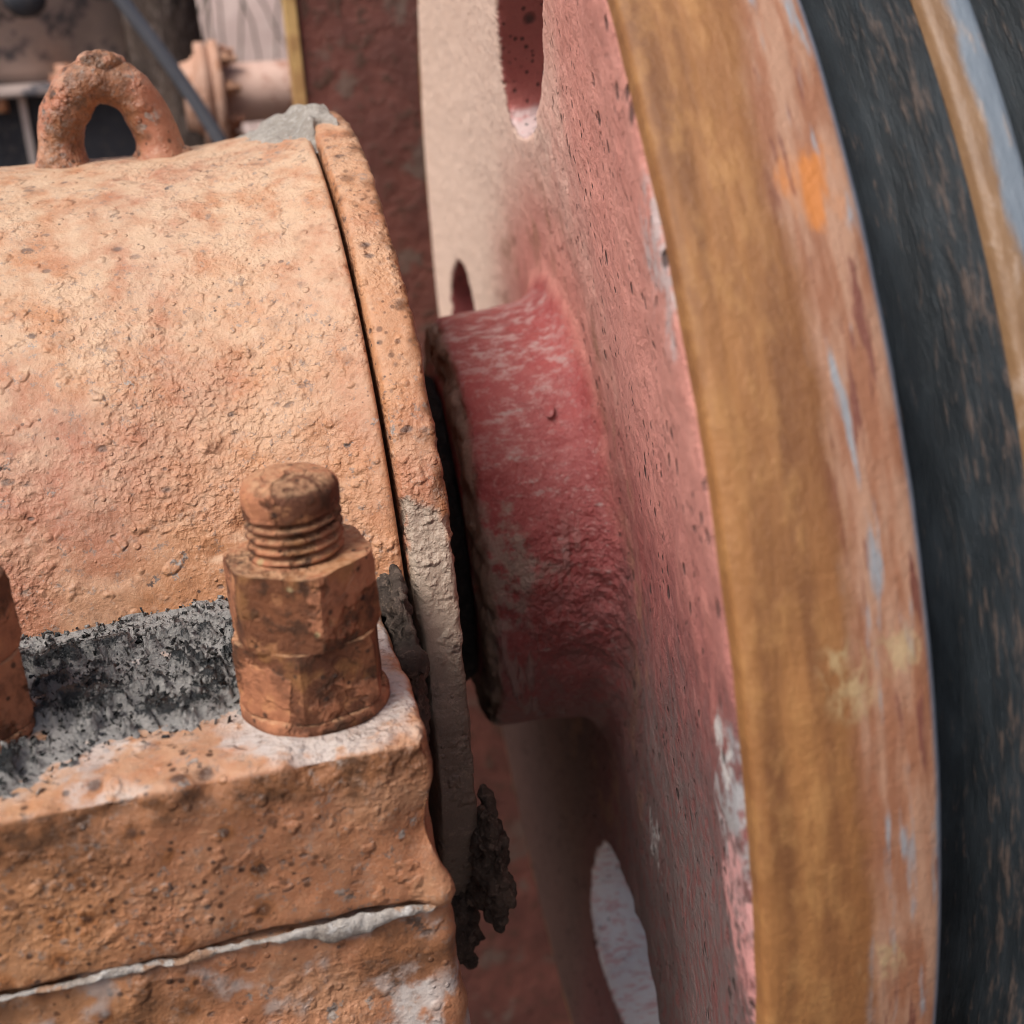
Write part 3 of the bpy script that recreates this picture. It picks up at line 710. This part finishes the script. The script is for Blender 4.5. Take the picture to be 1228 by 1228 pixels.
pipe = thing('flanged_pipe', 'dusty pink flanged pipe behind the dark red plate', 'pipe', (0, 0, 0))
def along_x(prof, y, z, name, n=64, tilt=0.):
    me = lathe(name, prof, n, .05); me.transform(Matrix.Translation((0, y, z)) @ Matrix.Rotation(tilt, 4, 'Y')); return me
PY, PZ = 2.7, .945
put('pipe_run', along_x([(-.05, .118), (2.0, .118), (2.0, .09)], PY, PZ, 'pipe_run'), M_PIPE, pipe)
fo = put('pipe_flange', along_x([(-.135, .10), (-.135, .20), (-.13, .207), (-.092, .207), (-.088, .19), (-.082, .19), (-.078, .212), (-.044, .212), (-.04, .207), (-.04, .10)], PY, PZ, 'pipe_flange'), M_PFL, pipe)
put('pipe_neck', along_x([(-.20, .10), (-.20, .13), (-.16, .14), (-.133, .17), (-.13, .1)], PY, PZ, 'pipe_neck'), M_PFL, pipe)
hb = None
for i in range(8):
    a = math.radians(i * 45 + 10); y_, z_ = PY - .165 * math.cos(a), PZ + .165 * math.sin(a)
    if hb is None:
        hb = lathe('flange_bolt', [(-.002, .0005), (-.002, .032), (.03, .032), (.035, .028), (.035, .018), (.065, .018), (.065, .0005)], 6, 1, keep=True)
        hb.polygons.foreach_set('use_smooth', np.zeros(len(hb.polygons), bool))
    put('flange_bolt', hb, M_EYE, fo, (-.04, y_, z_))

post = thing('steel_post', 'dark brown weathered post behind the lifting eye', 'post', (0, 0, 0))
pb = boxbm((-.40, -.08, 3.2, 3.45, -5, 2.4)); bmesh.ops.bevel(pb, geom=list(pb.edges), offset=.03, segments=3, affect='EDGES')
bmesh.ops.subdivide_edges(pb, edges=[e for e in pb.edges if e.calc_length() > 1], cuts=60); pm = tome(pb, 'post_body', True)
push(pm, lambda P, N: .02 * fbm(P, 3, 4)); V = getV(pm); V[:, 0] += .10 * (1.4 - V[:, 2]) * (V[:, 0] > -.25) * .5; setV(pm, V); put('post_body', pm, M_POST, post)

motor = thing('motor_casing', 'blotched grey and pink machine casing with dark panel behind the lifting eye', 'machine casing', (0, 0, 0))
mb = boxbm((-3.0, -.36, 3.35, 4.6, 1.02, 2.6)); bmesh.ops.bevel(mb, geom=list(mb.edges), offset=.05, segments=3, affect='EDGES'); put('casing_body', tome(mb, 'casing_body', True), M_MOTOR, motor)
mb = boxbm((-3.0, -.36, 3.22, 4.6, .97, 1.018)); bmesh.ops.bevel(mb, geom=list(mb.edges), offset=.012, segments=2, affect='EDGES'); put('casing_flange', tome(mb, 'casing_flange'), M_MOTOR, motor)
put('casing_panel', tome(boxbm((-3.0, -.36, 3.34, 4.6, -5, .968)), 'casing_panel'), M_NAVY, motor)
put('panel_rib', tome(boxbm((-.90, -.87, 3.30, 3.34, -2, .968)), 'panel_rib'), M_MOTOR, motor)
for bx in (-1.55, -1.1, -.68, -.97):
    z0 = 1.018
    if bx == -.97:
        me = upright(_l('casing_bolt', [(-.06, .0005), (-.06, .03), (-.001, .03), (-.001, .0005)], 6, 1, keep=True))
    else:
        me = upright(_l('casing_bolt', [(.0, .07), (.035, .07), (.035, .04), (.075, .045), (.078, .001)], 16, 1, keep=True))
    me.transform(Matrix.Translation((bx, 3.28, z0 if bx != -.97 else .97))); put('casing_bolt', me, M_EYE, motor)
bm = bmesh.new(); bmesh.ops.create_uvsphere(bm, u_segments=24, v_segments=14, radius=.09, matrix=Matrix.Translation((-.80, 3.34, 1.36)) @ Matrix.Diagonal((1, .5, .8, 1))); put('casing_plug', tome(bm, 'casing_plug', True), M_NAVY, motor)

n = 40; t = np.linspace(-.8, 2.2, n); p0, p1 = np.array((-.372, 2.2, 1.30)), np.array((-.09, 2.2, .78))
pts = p0 + (p1 - p0) * t[:, None]; pts[:, 0] += .012 * np.sin(t * 3); V, F = tube(pts, .026, 14)
tag(put('grey_cable', mk('grey_cable', V, F), M_CABLE), 'smooth grey cable sloping down behind the lifting eye', 'cable')

tw = thing('dry_vine', 'thin dry twigs hanging in front of the dirt bank', 'vine', (0, 0, 0))
rng = np.random.default_rng(12)
for i in range(10):
    x0, z0 = .1 + rng.random() * .75, 1.9 + rng.random() * .2; n = 14; p = np.array((x0, 7.0 + rng.random(), z0)); dr = np.array((-.5 + .9 * rng.random(), 0, -1.)); pts = []
    for k in range(n):
        pts.append(p.copy()); dr += rng.normal(size=3) * .22; dr[1] *= .3; dr[2] -= .05; p = p + dr / np.linalg.norm(dr) * .11
    V, F = tube(np.array(pts), np.linspace(.012, .005, n), 6); put('twig', mk('twig', V, F), M_TWIG, tw)
